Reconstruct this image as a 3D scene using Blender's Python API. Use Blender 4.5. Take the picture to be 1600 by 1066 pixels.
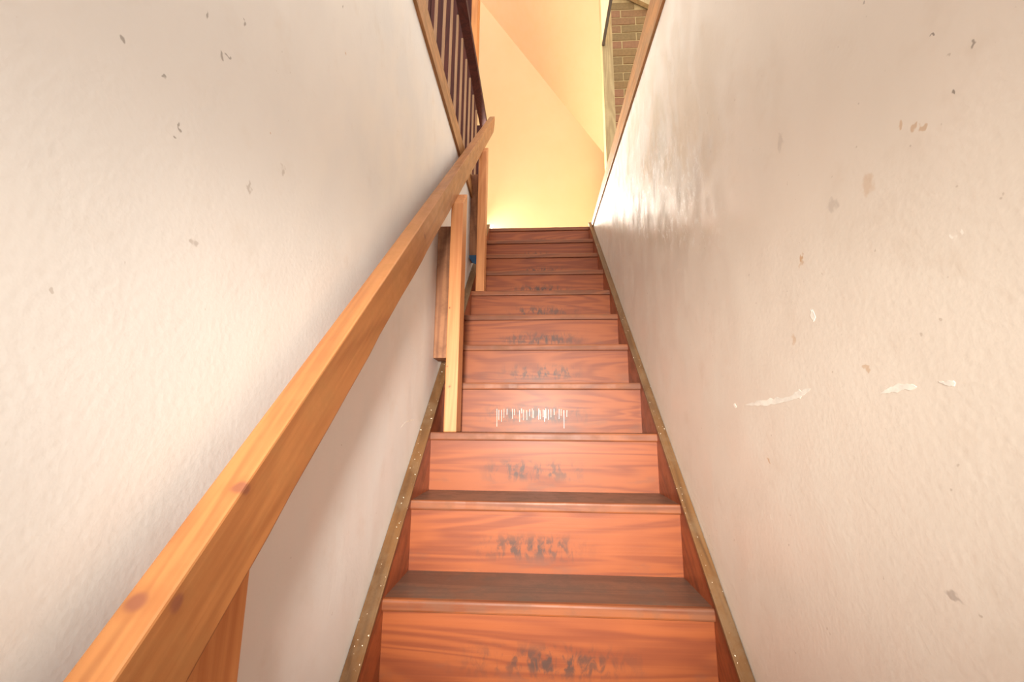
import bpy, bmesh, math, random
from mathutils import Vector, Matrix
random.seed(7)
for o in list(bpy.data.objects):
    bpy.data.objects.remove(o)
S = bpy.context.scene
C = S.collection

# ------------------------------------------------------------ camera
cam_d = bpy.data.cameras.new('camera')
cam = bpy.data.objects.new('camera', cam_d); C.objects.link(cam)
cam_d.sensor_fit = 'HORIZONTAL'; cam_d.sensor_width = 36.0
cam_d.lens = 687.05 / 1600 * 36.0
cam_d.clip_start = 0.02
right = Vector((0.99833, 0.05731, 0.00728)); up = Vector((0.00380, -0.19092, 0.98160)); fwd = Vector((-0.05765, 0.97993, 0.19082))
m = Matrix.Identity(4)
for i in range(3):
    m[i][0] = right[i]; m[i][1] = up[i]; m[i][2] = -fwd[i]
m[0][3], m[1][3], m[2][3] = -0.00126, -0.90676, 0.59075
cam.matrix_world = m
S.camera = cam

# ------------------------------------------------------------ light
world = bpy.data.worlds.new('world'); S.world = world
world.use_nodes = True
wb = world.node_tree.nodes['Background']
wb.inputs[0].default_value = (1.0, 0.96, 0.88, 1); wb.inputs[1].default_value = 1.65

def area(name, loc, target, sx, sy, power, col):
    d = bpy.data.lights.new(name, 'AREA'); d.shape = 'RECTANGLE'; d.size = sx; d.size_y = sy
    d.energy = power; d.color = col
    o = bpy.data.objects.new(name, d); C.objects.link(o); o.location = loc
    o.rotation_euler = (Vector(target) - Vector(loc)).to_track_quat('-Z', 'Y').to_euler()
    return o
# daylight of the doorway at the foot of the stairs, behind the photographer
area('doorway_daylight', (0.0, -2.9, 0.55), (0.0, 2.0, 1.05), 0.78, 1.9, 12, (0.90, 0.96, 1.0))
# ceiling lamp of the lower hall, above and behind the photographer
area('hall_lamp', (0.10, -1.35, 1.85), (0.0, 0.3, 0.7), 0.45, 0.45, 1.5, (0.92, 0.97, 1.0))
# added narrow fill spot behind the camera, lifts the lower stairwell walls
fd = bpy.data.lights.new('stair_fill_spot', 'SPOT'); fd.energy = 470; fd.color = (1.0, 0.96, 0.86); fd.shadow_soft_size = .10
fd.spot_size = math.radians(43); fd.spot_blend = 1.0
fo = bpy.data.objects.new('stair_fill_spot', fd); C.objects.link(fo); fo.location = (.03, -1.9, .74)
fo.rotation_euler = (Vector((0.0, 1.0, .52)) - fo.location).to_track_quat('-Z', 'Y').to_euler()
# daylight of the low window in the far wall of the landing
area('low_window_daylight', (-0.74, 3.36, 2.41), (0.42, 1.2, 2.0), 0.42, 0.42, 165, (1.0, 0.98, 0.90))
# added fill for the yellow wall, set at an unseen window left of the landing
area('yellow_wall_fill', (-1.25, 2.80, 3.1), (0.4, 3.1, 3.5), 0.9, 1.5, 4, (1.0, 0.95, 0.84))

S.view_settings.view_transform = 'Standard'
S.view_settings.look = 'None'
S.view_settings.gamma = 1.0
S.view_settings.use_curve_mapping = False
S.view_settings.exposure = 0.05

# ------------------------------------------------------------ helpers
RISE, RUN = 0.19, 0.2036
XL, XR = -0.367, 0.3946          # stair width between the stringers
WL, WR = -0.40, 0.42             # plaster walls
SL = RISE / RUN
TOP = 11 * RISE

def srgb(r, g, b):
    f = lambda c: (c / 255 / 12.92) if c / 255 <= .04045 else ((c / 255 + .055) / 1.055) ** 2.4
    return (f(r), f(g), f(b), 1)

class NT:
    """small node builder"""
    def __init__(s, name):
        s.mat = bpy.data.materials.new(name); s.mat.use_nodes = True
        s.t = s.mat.node_tree; s.n = s.t.nodes; s.b = s.n['Principled BSDF']
        s.co = s.n.new('ShaderNodeTexCoord').outputs['Object']
        s.sep = None
    def put(s, inp, v):
        if isinstance(v, bpy.types.NodeSocket): s.t.links.new(v, inp)
        else: inp.default_value = v
    def math(s, op, a, b=0.0, c=None, clamp=False):
        n = s.n.new('ShaderNodeMath'); n.operation = op; n.use_clamp = clamp
        s.put(n.inputs[0], a); s.put(n.inputs[1], b)
        if c is not None: s.put(n.inputs[2], c)
        return n.outputs[0]
    def xyz(s):
        if s.sep is None:
            s.sep = s.n.new('ShaderNodeSeparateXYZ'); s.put(s.sep.inputs[0], s.co)
        return s.sep.outputs
    def map(s, scale=(1, 1, 1), loc=(0, 0, 0), rot=(0, 0, 0), src=None):
        n = s.n.new('ShaderNodeMapping'); n.inputs['Scale'].default_value = scale
        n.inputs['Location'].default_value = loc; n.inputs['Rotation'].default_value = rot
        s.put(n.inputs[0], src or s.co); return n.outputs[0]
    def noise(s, vec, scale, detail=4, rough=.55, dist=0.0):
        n = s.n.new('ShaderNodeTexNoise'); s.put(n.inputs['Vector'], vec)
        n.inputs['Scale'].default_value = scale; n.inputs['Detail'].default_value = detail
        n.inputs['Roughness'].default_value = rough; n.inputs['Distortion'].default_value = dist
        return n.outputs['Fac']
    def ramp(s, v, lo, hi, a=0.0, b=1.0, smooth=True):
        n = s.n.new('ShaderNodeMapRange'); n.interpolation_type = 'SMOOTHSTEP' if smooth else 'LINEAR'
        s.put(n.inputs[0], v); n.inputs[1].default_value = lo; n.inputs[2].default_value = hi
        n.inputs[3].default_value = a; n.inputs[4].default_value = b
        return n.outputs[0]
    def mix(s, f, a, b):
        n = s.n.new('ShaderNodeMix'); n.data_type = 'RGBA'
        s.put(n.inputs[0], f); s.put(n.inputs[6], a); s.put(n.inputs[7], b); return n.outputs[2]
    def bump(s, h, strength, dist, nrm=None):
        n = s.n.new('ShaderNodeBump'); n.inputs['Strength'].default_value = strength
        n.inputs['Distance'].default_value = dist; s.put(n.inputs['Height'], h)
        if nrm is not None: s.put(n.inputs['Normal'], nrm)
        return n.outputs[0]
    def spot(s, p, rad, wob=None):
        """1 inside a soft ellipsoid at p"""
        v = s.map(scale=tuple(1 / r for r in rad), loc=tuple(-a / r for a, r in zip(p, rad)), src=wob)
        n = s.n.new('ShaderNodeVectorMath'); n.operation = 'LENGTH'; s.put(n.inputs[0], v)
        return s.ramp(n.outputs['Value'], 1.0, .45)
    def wobble(s, scale, amt):
        n = s.n.new('ShaderNodeTexNoise'); s.put(n.inputs['Vector'], s.co); n.inputs['Scale'].default_value = scale
        n.inputs['Detail'].default_value = 1
        a = s.n.new('ShaderNodeVectorMath'); a.operation = 'MULTIPLY_ADD'
        s.put(a.inputs[0], n.outputs['Color']); a.inputs[1].default_value = (amt,) * 3
        b = s.n.new('ShaderNodeVectorMath'); b.operation = 'ADD'; s.put(b.inputs[0], s.co)
        b.inputs[1].default_value = (-amt / 2,) * 3
        s.put(a.inputs[2], b.outputs[0]); return a.outputs[0]
    def done(s, color, rough, bump=None, spec=.5, coat=0.0):
        s.put(s.b.inputs['Base Color'], color); s.put(s.b.inputs['Roughness'], rough)
        s.b.inputs['Specular IOR Level'].default_value = spec
        s.b.inputs['Coat Weight'].default_value = coat; s.b.inputs['Coat Roughness'].default_value = .3
        if bump is not None: s.put(s.b.inputs['Normal'], bump)
        return s.mat

def wood(name, light, dark, grain, rough=.45, fig=.5, coat=0.0, scuff=None, knots=(), dirt=None, dirt_amt=.5, shear=0.0, fine=1.0, specks=False):
    """grain: axis index along which the fibres run"""
    k = NT(name)
    src = k.co
    if shear:                                             # fibres follow the slope of the stairs
        src = k.map(rot=(-math.atan(shear), 0, 0))
    sc = [26.0 * fine] * 3; sc[grain] = 1.3
    sc2 = [9.0] * 3; sc2[grain] = .9
    big = k.noise(k.map(scale=tuple(sc2), src=src), 1.0, 3, .5, .6)
    sn = k.math('FRACT', k.math('MULTIPLY', big, 9.0))
    rings = k.ramp(k.math('ABSOLUTE', k.math('SUBTRACT', sn, .5)), 0.0, .5)
    fine_n = k.noise(k.map(scale=tuple(c * 4 if i != grain else c for i, c in enumerate(sc)), src=src), 1.0, 4, .6)
    f = k.math('MULTIPLY_ADD', rings, fig, k.math('MULTIPLY', fine_n, 1 - fig * .7), clamp=True)
    col = k.mix(k.ramp(f, .15, .85), dark, light)
    patch = k.noise(k.co, 3.1, 3, .6)
    col = k.mix(k.ramp(patch, .5, .75, 0, .35), col, dark)
    rg = rough
    if dirt is not None:
        dn = k.noise(k.co, 14, 6, .7)
        dm = k.ramp(dn, .42, .66, 0, dirt_amt)
        col = k.mix(dm, col, dirt)
        rg = k.math('MULTIPLY_ADD', dm, .25, rough)
    if scuff is not None:
        x, y, z = k.xyz()
        fz = k.math('FRACT', k.math('DIVIDE', z, RISE))
        zm = k.math('MULTIPLY', k.ramp(fz, .1, .3), k.ramp(fz, .62, .38))
        cl = k.noise(k.map(scale=(3.0, 2.2, 1.2)), 1.0, 2, .5)
        xm = k.ramp(k.math('ABSOLUTE', k.math('ADD', x, k.math('MULTIPLY_ADD', cl, .3, -.17))), .24, .04)
        st = k.noise(k.map(scale=(46, 20, 24), rot=(0, .45, 0)), 1.0, 4, .62, .5)
        sm = k.math('MULTIPLY', k.math('MULTIPLY', zm, xm), k.ramp(st, .44, .62, 0, .88))
        col = k.mix(sm, col, scuff)
        # greyish worn zone along the foot of the riser
        hz = k.math('MULTIPLY', k.ramp(k.noise(k.map(scale=(9, 9, 26)), 1.0, 4, .6), .5, .72, 0, .5), k.ramp(fz, .55, .1))
        col = k.mix(hz, col, srgb(116, 72, 54))
    wob = None
    for p, rad in knots:
        if wob is None: wob = k.wobble(30, .012)
        col = k.mix(k.math('MULTIPLY', k.spot(p, tuple(r * 1.9 for r in rad), wob), .45), col, dark)
        col = k.mix(k.math('MULTIPLY', k.spot(p, rad, wob), .9), col, srgb(126, 74, 52))
    if specks:
        col = k.mix(k.ramp(k.noise(k.co, 160, 1, .4), .74, .77), col, srgb(240, 226, 205))
    bp = k.bump(fine_n, .12, .002)
    return k.done(col, rg, bp, .4, coat)

def plaster(name, base, other, marks=(), rough=.5, peel=1.0, tan=None, mspec=.5, glare_scr=False):
    k = NT(name)
    n1 = k.noise(k.co, 2.3, 3, .6); n2 = k.noise(k.co, 11, 3, .65)
    col = k.mix(k.ramp(n1, .35, .7), base, other)
    col = k.mix(k.ramp(n2, .55, .8, 0, .25), col, tan or other)
    sp = k.noise(k.co, 75, 2, .5)
    col = k.mix(k.ramp(sp, .745, .79, 0, .35), col, srgb(150, 128, 108))
    wob = k.wobble(95, .022)
    for p, rad, c, a in marks:
        col = k.mix(k.math('MULTIPLY', k.spot(p, rad, wob), a), col, c)
    pe = k.noise(k.co, 120, 2, .55); lo = k.noise(k.co, 9, 1, .5)
    v = k.n.new('ShaderNodeTexVoronoi'); v.inputs['Scale'].default_value = 85; k.put(v.inputs['Vector'], k.co)
    h = k.math('ADD', k.math('MULTIPLY', pe, .7), k.math('MULTIPLY', k.ramp(v.outputs['Distance'], .1, .6), .3))
    b = k.bump(h, .12 * peel, .0025)
    b = k.bump(lo, .12, .008, b)
    rg = k.ramp(k.noise(k.map(scale=(8, 8, 4)), 1.6, 3, .7), .35, .7, rough - .14, rough + .16)
    if glare_scr:  # grime plus painted glare, within the light patch below the upper floor
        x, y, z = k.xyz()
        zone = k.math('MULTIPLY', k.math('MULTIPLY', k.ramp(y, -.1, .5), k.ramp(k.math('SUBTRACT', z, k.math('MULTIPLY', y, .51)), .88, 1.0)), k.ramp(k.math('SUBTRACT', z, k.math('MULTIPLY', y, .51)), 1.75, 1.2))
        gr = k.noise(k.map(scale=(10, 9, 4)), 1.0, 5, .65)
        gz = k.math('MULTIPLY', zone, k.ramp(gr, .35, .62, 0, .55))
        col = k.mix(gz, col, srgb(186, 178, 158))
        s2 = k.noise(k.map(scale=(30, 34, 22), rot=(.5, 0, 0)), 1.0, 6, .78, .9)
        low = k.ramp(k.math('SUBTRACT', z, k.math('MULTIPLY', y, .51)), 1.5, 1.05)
        sc = k.math('MULTIPLY', k.math('MULTIPLY', zone, low), k.ramp(s2, .52, .62, 0, .95))  # whitish streaks: scratchy window glare put into the wall colour
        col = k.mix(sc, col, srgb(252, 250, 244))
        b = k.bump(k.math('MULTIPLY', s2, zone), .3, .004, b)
    return k.done(col, rg, b, mspec)

def mesh(name, verts, faces, mat, parent=None, bevel=0.0, smooth=False):
    bm = bmesh.new()
    vs = [bm.verts.new(v) for v in verts]
    for f in faces: bm.faces.new([vs[i] for i in f])
    bmesh.ops.recalc_face_normals(bm, faces=bm.faces)
    if bevel:
        bmesh.ops.bevel(bm, geom=list(bm.edges), offset=bevel, segments=2, profile=.6, affect='EDGES')
    me = bpy.data.meshes.new(name); bm.to_mesh(me); bm.free()
    if isinstance(mat, (list, tuple)):
        for q in mat: me.materials.append(q)
    else: me.materials.append(mat)
    o = bpy.data.objects.new(name, me); C.objects.link(o)
    if parent is not None: attach(o, parent)
    return o

def attach(o, parent):
    o.parent = parent
    # mesh data stays in world coordinates, so the grain runs on through every piece
    p = parent; off = Vector((0, 0, 0))
    while p is not None:
        off += Vector(p.location); p = p.parent
    o.location = -off

BOXF = [(0, 1, 2, 3), (4, 7, 6, 5), (0, 4, 5, 1), (1, 5, 6, 2), (2, 6, 7, 3), (3, 7, 4, 0)]
def box(name, a, b, mat, parent=None, bevel=0.0):
    (x0, y0, z0), (x1, y1, z1) = a, b
    v = [(x0, y0, z0), (x1, y0, z0), (x1, y1, z0), (x0, y1, z0), (x0, y0, z1), (x1, y0, z1), (x1, y1, z1), (x0, y1, z1)]
    return mesh(name, v, BOXF, mat, parent, bevel)

def prism_x(name, prof, x0, x1, mat, parent=None, bevel=0.0):
    """prof: (y, z) outline swept along x"""
    n = len(prof)
    v = [(x0, y, z) for y, z in prof] + [(x1, y, z) for y, z in prof]
    f = [tuple(range(n)), tuple(range(2 * n - 1, n - 1, -1))] + [(i, i + n, (i + 1) % n + n, (i + 1) % n) for i in range(n)]
    return mesh(name, v, f, mat, parent, bevel)

def prism_y(name, prof, y0, y1, mat, parent=None, bevel=0.0):
    n = len(prof)
    v = [(x, y0, z) for x, z in prof] + [(x, y1, z) for x, z in prof]
    f = [tuple(range(n)), tuple(range(2 * n - 1, n - 1, -1))] + [(i, i + n, (i + 1) % n + n, (i + 1) % n) for i in range(n)]
    return mesh(name, v, f, mat, parent, bevel)

def struct(o): o['kind'] = 'structure'; return o
def tag(o, label, cat, group=None):
    o['label'] = label; o['category'] = cat
    if group: o['group'] = group
    return o
def thing(name, label, cat, loc=(0, 0, 0)):
    o = bpy.data.objects.new(name, None); C.objects.link(o); o.location = loc; o.empty_display_size = .1
    return tag(o, label, cat)

# ------------------------------------------------------------ materials
speck = srgb(96, 82, 70); tanm = srgb(200, 160, 118); grey = srgb(178, 166, 156)
lm = [((WL, y, z), (.03, a, a * 1.15), c, .55) for y, z, a, c in [
    (-.566, .952, .0035, speck), (-.451, 1.048, .004, speck), (-.440, 1.060, .003, speck), (-.494, .902, .0028, speck),
    (-.493, .916, .0025, speck), (-.341, 1.018, .0035, tanm), (-.370, .916, .006, grey), (-.519, .955, .0025, speck),
    (-.139, 1.356, .004, tanm), (-.419, 1.13, .003, speck), (-.17, 1.439, .005, speck), (-.479, 1.079, .0025, speck),
    (-.30, .985, .007, grey), (-.45, .80, .006, grey)]]
M_WALL_L = plaster('wall_left_plaster', srgb(230, 226, 222), srgb(236, 231, 226), lm, .5, 1.0, srgb(214, 200, 186))
rm = [((WR, y, z), (.03, a, b), c, f) for y, z, a, b, c, f in [
    (-.495, .926, .003, .004, speck, .7), (-.523, .956, .0025, .003, speck, .6), (-.484, 1.003, .0025, .002, speck, .7),
    (-.216, .854, .006, .012, tanm, .8), (-.428, .939, .005, .007, tanm, .6), (-.442, .923, .005, .005, tanm, .6),
    (-.454, .917, .006, .007, tanm, .6), (-.368, .896, .012, .018, tanm, .35), (-.321, .669, .008, .004, tanm, .5),
    (-.41, 1.132, .004, .004, speck, .5), (-.039, .431, .004, .008, srgb(240, 232, 220), .9), (-.171, .735, .008, .012, tanm, .4),
    (-.302, .905, .016, .012, grey, .4), (-.048, .533, .006, .006, tanm, .7), (-.394, .426, .012, .005, grey, .7),
    (-.465, .784, .004, .003, srgb(245, 238, 228), .9), (-.474, .781, .003, .0025, srgb(245, 238, 228), .9), 
    (-.2, 1.079, .01, .02, grey, .35), (.55, 1.55, .14, .10, grey, .3), (.15, 1.25, .12, .09, grey, .25)]]
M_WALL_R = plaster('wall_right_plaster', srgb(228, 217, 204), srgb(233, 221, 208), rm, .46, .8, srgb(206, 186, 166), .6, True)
M_YELLOW = plaster('wall_yellow_paint', srgb(236, 207, 156), srgb(238, 210, 161), (), .55, .25)
M_PEACH = plaster('ceiling_peach_paint', srgb(230, 188, 138), srgb(228, 186, 136), (), .6, .6)
M_MAROON = wood('maroon_panelling', srgb(84, 38, 29), srgb(56, 23, 18), 2, .85, .3)
M_RISER = wood('riser_pine', srgb(158, 82, 40), srgb(128, 60, 30), 0, .52, .45, .10, srgb(74, 52, 44))
M_TREAD = wood('tread_pine', srgb(118, 84, 66), srgb(92, 66, 54), 0, .4, .35, .1, None, (), srgb(104, 88, 78), .6)
M_NOSE = wood('nosing_pine', srgb(150, 84, 46), srgb(116, 60, 34), 0, .5, .4, .1, None, (), srgb(118, 78, 56), .5)
M_STRING = wood('stringer_pine', srgb(160, 82, 44), srgb(124, 58, 32), 1, .38, .4, .15, None, (), srgb(104, 66, 44), .4, SL)
M_STRTOP = wood('stringer_cap_varnish', srgb(122, 84, 48), srgb(90, 60, 34), 1, .42, .3, .1, None, (), srgb(130, 108, 82), .35, SL, specks=True)
K = [((-.325, -.422, .522), (.014, .012, .010)), ((-.32, -.499, .434), (.014, .010, .010)), ((-.347, -.511, .441), (.012, .010, .012)),
     ((-.32, .25, 1.12), (.01, .012, .009)), ((-.32, .95, 1.80), (.01, .01, .008))]
M_RAIL = wood('handrail_pine', srgb(174, 114, 66), srgb(146, 90, 50), 1, .42, .35, .1, None, K, srgb(156, 108, 62), .45, .966)
M_POST = wood('post_pine', srgb(214, 146, 92), srgb(192, 120, 72), 2, .45, .3, .05, None,
              [((-.315, .66, .73), (.006, .03, .006)), ((-.325, .66, 1.02), (.005, .03, .005)), ((-.324, .66, .80), (.005, .03, .004))])
M_BLOCK = wood('block_weathered_pine', srgb(176, 122, 84), srgb(134, 86, 60), 2, .6, .35, 0, None, (), srgb(110, 76, 58), .5)
M_FASCIA = wood('fascia_pine', srgb(186, 130, 80), srgb(140, 96, 56), 1, .45, .3, 0, None, (), srgb(150, 116, 74), .6)
M_TAN = wood('tan_post_paint', srgb(196, 170, 122), srgb(168, 140, 96), 2, .5, .4, 0, None, (), srgb(168, 144, 100), .4)
M_BALUSTER = wood('baluster_pine', srgb(176, 134, 98), srgb(144, 104, 72), 2, .5, .3)
M_ORANGE = wood('door_post_pine', srgb(216, 144, 78), srgb(184, 112, 56), 2, .4, .3)
def plain(name, c, rough=.5):
    k = NT(name); n = k.noise(k.co, 40, 4, .6)
    return k.done(k.mix(k.ramp(n, .3, .7), c, tuple(v * .8 for v in c[:3]) + (1,)), rough, k.bump(n, .2, .002))
M_DARK = plain('dark_edge', srgb(58, 44, 26), .6)
M_CHIP = plain('bare_plaster', srgb(250, 244, 234), .8)
M_DRIP = plain('white_paint_drip', srgb(238, 218, 206), .4)
M_TAPE = plain('blue_tape', srgb(36, 82, 122), .6)
M_GREYP = plain('grey_primer', srgb(150, 158, 152), .7)
M_MORTAR = plain('mortar', srgb(200, 174, 126), .9)
M_BRICKS = [plain('brick_a', srgb(150, 112, 76), .85), plain('brick_b', srgb(148, 116, 74), .85), plain('brick_c', srgb(156, 112, 80), .85), plain('brick_d', srgb(142, 116, 76), .85)]
M_FLOOR = wood('floor_boards', srgb(150, 96, 60), srgb(112, 66, 40), 1, .5, .3)
M_WHITE = plain('window_white', srgb(235, 232, 224), .5)

# ------------------------------------------------------------ the setting
YB = 3.40                                  # far yellow wall
FZ = -4 * RISE                             # floor at the foot of the stairs
wl = struct(box('wall_left', (WL - .10, -3.0, FZ), (WL, 2.27, 1.96), M_WALL_L))
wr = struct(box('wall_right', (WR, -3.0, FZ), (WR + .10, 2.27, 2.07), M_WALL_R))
struct(box('floor', (-1.2, -3.0, FZ - .1), (1.2, -.55, FZ), M_FLOOR))
struct(box('floor_landing', (-1.3, 2.262, TOP - .16), (.95, YB, TOP - .001), M_FLOOR))
struct(box('floor_upper_left', (-1.3, -3.0, TOP - .125), (WL - .02, 2.262, TOP - .001), M_FLOOR))

# far yellow wall with a low window opening in it (below the sight line over the top step)
wb_ = []
wx0, wx1, wz0, wz1 = -.95, -.46, 2.16, 2.68
for a, b in [((-1.3, TOP), (wx0, 6.4)), ((wx1, TOP), (.80, 6.4)), ((wx0, TOP), (wx1, wz0)), ((wx0, wz1), (wx1, 6.4))]:
    wb_.append((a, b))
bm = bmesh.new()
for (x0, z0), (x1, z1) in wb_:
    vs = [bm.verts.new((x, y, z)) for y in (YB, YB + .12) for x, z in ((x0, z0), (x1, z0), (x1, z1), (x0, z1))]
    for f in [(0, 1, 2, 3), (7, 6, 5, 4), (0, 4, 5, 1), (1, 5, 6, 2), (2, 6, 7, 3), (3, 7, 4, 0)]: bm.faces.new([vs[i] for i in f])
bmesh.ops.remove_doubles(bm, verts=bm.verts, dist=1e-5)
bmesh.ops.recalc_face_normals(bm, faces=bm.faces)
me = bpy.data.meshes.new('wall_back'); bm.to_mesh(me); bm.free(); me.materials.append(M_YELLOW)
wall_back = struct(bpy.data.objects.new('wall_back', me)); C.objects.link(wall_back)

win = struct(box('window_1', (wx0, YB + .06, wz0), (wx1, YB + .075, wz1), M_WHITE))
for a, b in [((wx0, wz0), (wx0 + .035, wz1)), ((wx1 - .035, wz0), (wx1, wz1)), ((wx0 + .035, wz0), (wx1 - .035, wz0 + .035)), ((wx0 + .035, wz1 - .035), (wx1 - .035, wz1))]:
    box('window_frame', (a[0], YB + .02, a[1]), (b[0], YB + .06, b[1]), M_WHITE, win)

# sloped ceiling panel meeting the far wall along a diagonal crease
def crease(x): return 4.48 - 1.49 * (x - .049)
d_, th = 1.4, math.radians(52)
px, pz, py = .831 * math.cos(th) * d_, .556 * math.cos(th) * d_, -math.sin(th) * d_
A = (-1.0, YB, crease(-1.0)); B = (.72, YB, crease(.72)); E = (.60, YB + py * .72, crease(.60 - px * .72) + pz * .72)
F = (.30, YB + py, crease(.30 - px) + pz); G = (-1.0 + px, YB + py, crease(-1.0) + pz)
pts = [A, B, E, F, G]
mesh('ceiling_slope', pts + [(x + .02, y + .02, z + .03) for x, y, z in pts],
     [(0, 1, 2, 3, 4), (9, 8, 7, 6, 5)] + [(i, i + 5, (i + 1) % 5 + 5, (i + 1) % 5) for i in range(5)], M_PEACH)['kind'] = 'structure'

# cross wall at the left end of the landing, clad in dark boards, with its pine end post
cw = struct(box('wall_upper_left', (-1.3, 2.31, TOP), (-.562, 2.40, 5.6), M_MAROON))
for i in range(6):
    x0 = -1.3 + i * .123
    box('cladding_board', (x0 + .002, 2.296, TOP), (x0 + .120, 2.310, 5.6), M_MAROON, cw, .002)
struct(box('trim_7', (-.562, 2.27, TOP), (-.508, 2.41, 3.66), M_MAROON, None, .003))
struct(box('trim_8', (-.562, 2.27, 3.66), (-.508, 2.41, 5.6), M_ORANGE, None, .003))
w2 = struct(box('added_window', (-1.36, 2.45, 2.3), (-1.345, 3.32, 3.9), M_WHITE))  # unseen window, added to go with the yellow wall fill light
for a, b in [((2.45, 2.3), (2.49, 3.9)), ((3.28, 2.3), (3.32, 3.9)), ((2.49, 2.3), (3.28, 2.34)), ((2.49, 3.86), (3.28, 3.9))]:
    box('window_frame', (-1.345, a[0], a[1]), (-1.31, b[0], b[1]), M_WHITE, w2)

# fascia boards round the stair opening
struct(box('trim_1', (WL - .03, -3.0, 1.945), (WL + .012, 2.262, 2.015), M_FASCIA, None, .002))
struct(box('trim_2', (WL - .03, -3.0, 2.016), (WL + .003, 2.262, TOP), M_FASCIA, None, .002))
struct(prism_x('trim_3', [(-3.0, 1.90), (.3, 1.958), (1.28, 2.012), (2.10, 2.058), (2.262, 2.062), (2.262, 2.108), (-3.0, 2.108)], WR - .010, WR + .03, M_FASCIA, None, .002))
struct(box('floor_upper_right', (WR + .03, -3.0, TOP - .12), (1.6, 2.262, TOP), M_FLOOR))

# tan post on the right of the landing, yellow header board with a dark edge strip
struct(box('trim_4', (.555, 2.30, TOP), (.642, 2.40, 4.9), M_TAN, None, .003))
hd = struct(box('trim_5', (.555, .5, 3.772), (.577, 2.30, 4.7), M_YELLOW))
box('edge_strip', (.552, .5, 3.752), (.574, 2.30, 3.772), M_DARK, hd)

# brick pier behind the post: every brick on its own
pier = struct(box('wall_brick', (.70, 2.762, TOP), (1.42, 3.2, 4.95), M_MORTAR))
CH, BLN, JT = .0885, .283, .012
bricks = {}
def brick_mesh(w, mi):
    key = (round(w, 3), mi)
    if key not in bricks:
        o = box('brick', (0, 0, 0), (w, .03, CH - JT), M_BRICKS[mi], None, .003)
        bricks[key] = o.data; bpy.data.objects.remove(o)
    return bricks[key]
z = 2.40; row = 0
while z < 4.72:
    x = .70 + (0 if row % 2 else -BLN / 2) - .012
    while x < 1.42:
        x0 = max(x, .70); x1 = min(x + BLN - JT, 1.42)
        lim = 4.72 - (max(x0, .86) - .86) * .65
        if x1 - x0 > .03 and z + CH < lim:
            o = bpy.data.objects.new('brick', brick_mesh(x1 - x0, random.randrange(4))); C.objects.link(o)
            o.parent = pier; o.location = (x0, 2.757 + random.uniform(-.002, .001), z)
        x += BLN
    z += CH; row += 1
struct(prism_y('trim_6', [(.70, 4.80), (.86, 4.735), (1.42, 4.37), (1.42, 4.95), (.70, 4.95)], 2.70, 2.745, M_TAN))

# ------------------------------------------------------------ the stairs
st = thing('staircase', 'steep red-brown varnished pine staircase with worn scuffed risers', 'staircase', (0, -.61, FZ))
for n in range(-3, 12):
    y0 = n * RUN; zt = n * RISE
    r_ = box('riser', (XL, y0 + .0094, zt - RISE), (XR, y0 + .028, zt - .0275), M_RISER, st)
    if n == 4:
        riser4 = r_
    if n < 11:
        t_ = box('tread', (XL, y0 + .014, zt - .027), (XR, y0 + RUN + .0094, zt), M_TREAD, st)
    else:
        t_ = box('tread', (XL, y0 + .014, zt - .027), (XR, y0 + .0215, zt), M_TREAD, st)
    # front edge strip with eased corners and a little wear
    seg = 24; vs = []; fs = []
    prof = [(.0145, 0), (.003, 0), (.0008, -.002), (0, -.006), (0, -.022), (.001, -.0255), (.003, -.027), (.0145, -.027)]
    for i in range(seg + 1):
        x = XL + (XR - XL) * i / seg
        w = random.uniform(0, .0012) if 0 < i < seg else 0
        for y, zz in prof:
            vs.append((x, y0 + y + (w if y < .01 else 0), zt + zz - (w * .8 if zz > -.01 and y < .01 else 0)))
    k = len(prof)
    for i in range(seg):
        for j in range(k):
            fs.append((i * k + j, i * k + (j + 1) % k, (i + 1) * k + (j + 1) % k, (i + 1) * k + j))
    fs += [tuple(range(k)), tuple(range(seg * k, seg * k + k))]
    mesh('nosing', vs, fs, M_NOSE, t_)
for x0, x1, sgn in ((WL + .001, XL, 1), (XR, WR - .001, -1)):
    ya, yb = -.72, 2.245
    s_ = prism_x('stringer', [(ya, SL * ya + .024), (yb, SL * yb + .024), (yb, SL * yb - .30), ((FZ + .30) / SL, FZ), (ya, FZ)], x0, x1, M_STRING, st)
    prism_x('cap', [(ya, SL * ya + .031), (yb, SL * yb + .031), (yb, SL * yb + .024), (ya, SL * ya + .024)], x0, x1, M_STRTOP, s_, .0015)
    b0, b1 = (x1 - .002, x1 + .004) if sgn > 0 else (x0 - .004, x0 + .002)
    prism_x('bead', [(ya, SL * ya + .030), (yb, SL * yb + .030), (yb, SL * yb + .018), (ya, SL * ya + .018)], b0, b1, M_STRTOP, s_, .0015)
# white paint runs on the fourth riser
yf = 4 * RUN + .0094
x = -.160
while x < .12:
    top = .660 - random.uniform(0, .008); ln = random.choice([.022, .028, .034, .040, .046]) * random.uniform(.8, 1.1)
    if x < -.155 or abs(x - .105) < .006: ln = .068
    w = random.uniform(.0006, .0015); dx = random.uniform(-.001, .001)
    pr = [(x - w, top), (x + w, top), (x + w * .7 + dx, top - ln * .7), (x + w * .9 + dx, top - ln), (x - w * .9 + dx, top - ln), (x - w * .6 + dx, top - ln * .7)]
    prism_y('paint_drip', pr, yf - .0008, yf + .0004, M_DRIP, riser4)
    x += random.choice([.005, .008, .010, .012, .020])

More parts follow.
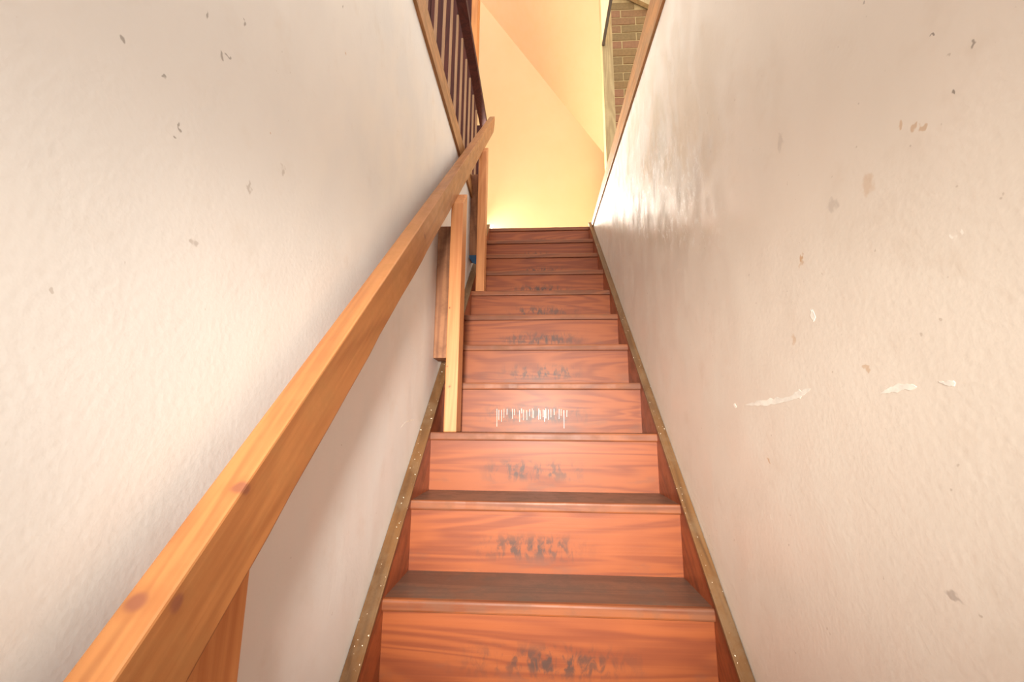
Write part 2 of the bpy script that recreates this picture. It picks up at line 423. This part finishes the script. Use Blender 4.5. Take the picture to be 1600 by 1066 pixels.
# ------------------------------------------------------------ handrail on posts and blocks
hr = thing('handrail', 'pale knotty pine handrail on posts rising along the left wall', 'handrail', (-.34, .66, .57))
rz = lambda y: .40 + .966 * (y + .553)
H = .122
rail_pts = [(-1.05, rz(-1.05) - H)]
yy = -1.05
while yy < 1.98:
    yy += random.uniform(.04, .09); yy = min(yy, 1.985)
    rail_pts.append((yy, rz(yy) - H + (random.uniform(0, .006) if yy < .6 else random.uniform(0, .002))))
rail_pts += [(2.04, rz(2.04) - .075), (2.055, rz(2.055) - .045), (2.055, rz(2.055)), (-1.05, rz(-1.05))]
prism_x('rail', rail_pts, -.36, -.32, M_RAIL, hr, .003)
def post(y0, y1, x0, x1, z0):
    prism_x('post', [(y0, z0), (y1, z0), (y1, rz(y1) - H + .002), (y0, rz(y0) - H + .002)], x0, x1, M_POST, hr, .003)
post(.645, .735, -.331, -.285, 3 * RISE)
post(1.432, 1.515, -.345, -.298, 7 * RISE)
box('spacer_block', (WL, .735, .845), (-.325, .825, 1.385), M_BLOCK, hr, .003)
box('spacer_block', (WL, 1.515, 1.56), (-.352, 1.60, 2.10), M_BLOCK, hr, .003)
box('spacer_block', (WL, -.42, -.25), (-.36, -.333, .44), M_POST, hr, .003)

# ------------------------------------------------------------ balustrade of the upper floor
bl = thing('balustrade', 'dark maroon rail on thin tan balusters above the left wall', 'railing', (-.44, 1.0, TOP))
box('newel', (-.565, 2.215, TOP), (-.447, 2.266, 2.97), M_MAROON, bl, .003)
box('top_rail', (-.458, -.9, 2.97), (WL, 2.268, 3.02), M_MAROON, bl, .003)
bal = None
for i in range(18):
    y = .77 - .159 * 9 + .159 * i + .004
    if bal is None:
        bal = box('baluster', (-.469, -.006, TOP), (-.456, .006, 2.97), M_BALUSTER, None, .002)
        o = bal
    else:
        o = bal.copy(); C.objects.link(o)
    attach(o, bl); o.location.y += y

# ------------------------------------------------------------ small things
tp = prism_y('painter_tape', [(WL + .001, 1.575), (-.353, 1.575), (-.356, 1.520), (-.380, 1.530), (WL + .004, 1.556)], 1.510, 1.5145, M_TAPE)
tag(tp, 'scrap of blue painter tape at the foot of the upper spacer block', 'tape')

def chip(name, path, wall_x, sgn, mat, parent, seed):
    """jagged flake along a path of (y, z, half height)"""
    rnd = random.Random(seed); up_, dn = [], []
    for i in range(len(path) - 1):
        for s in range(5):
            f = s / 5; a, b = path[i], path[i + 1]
            y = a[0] + (b[0] - a[0]) * f; z = a[1] + (b[1] - a[1]) * f; h = a[2] + (b[2] - a[2]) * f
            up_.append((y, z + h * rnd.uniform(.35, 1.1) + .0003)); dn.append((y, z - h * rnd.uniform(.5, 1.0) - .0003))
    up_.append(path[-1][:2])
    pts = up_ + dn[::-1]
    return prism_x(name, pts, wall_x - .0003 if sgn < 0 else wall_x - .001, wall_x + .001 if sgn < 0 else wall_x + .0003, mat, parent)
chip('plaster_chip', [(.022, .637, .000), (-.03, .637, .006), (-.09, .638, .007), (-.14, .640, .005), (-.17, .645, .007), (-.20, .651, .001)], WR, -1, M_CHIP, wr, 1)
chip('plaster_chip', [(-.338, .634, .000), (-.355, .637, .004), (-.375, .639, .005), (-.392, .637, .003)], WR, -1, M_CHIP, wr, 2)
chip('plaster_chip', [(-.420, .640, .0005), (-.430, .637, .003), (-.438, .637, .003)], WR, -1, M_CHIP, wr, 3)
chip('plaster_chip', [(-.222, .762, .001), (-.226, .762, .011), (-.230, .760, .009), (-.234, .757, .001)], WR, -1, M_CHIP, wr, 4)
chip('plaster_chip', [(.075, .640, .0005), (.068, .637, .006), (.062, .636, .001)], WR, -1, M_CHIP, wr, 5)
chip('plaster_chip', [(.53, .610, .001), (.48, .608, .003), (.43, .602, .002), (.38, .585, .001)], WL, 1, M_CHIP, wl, 6)
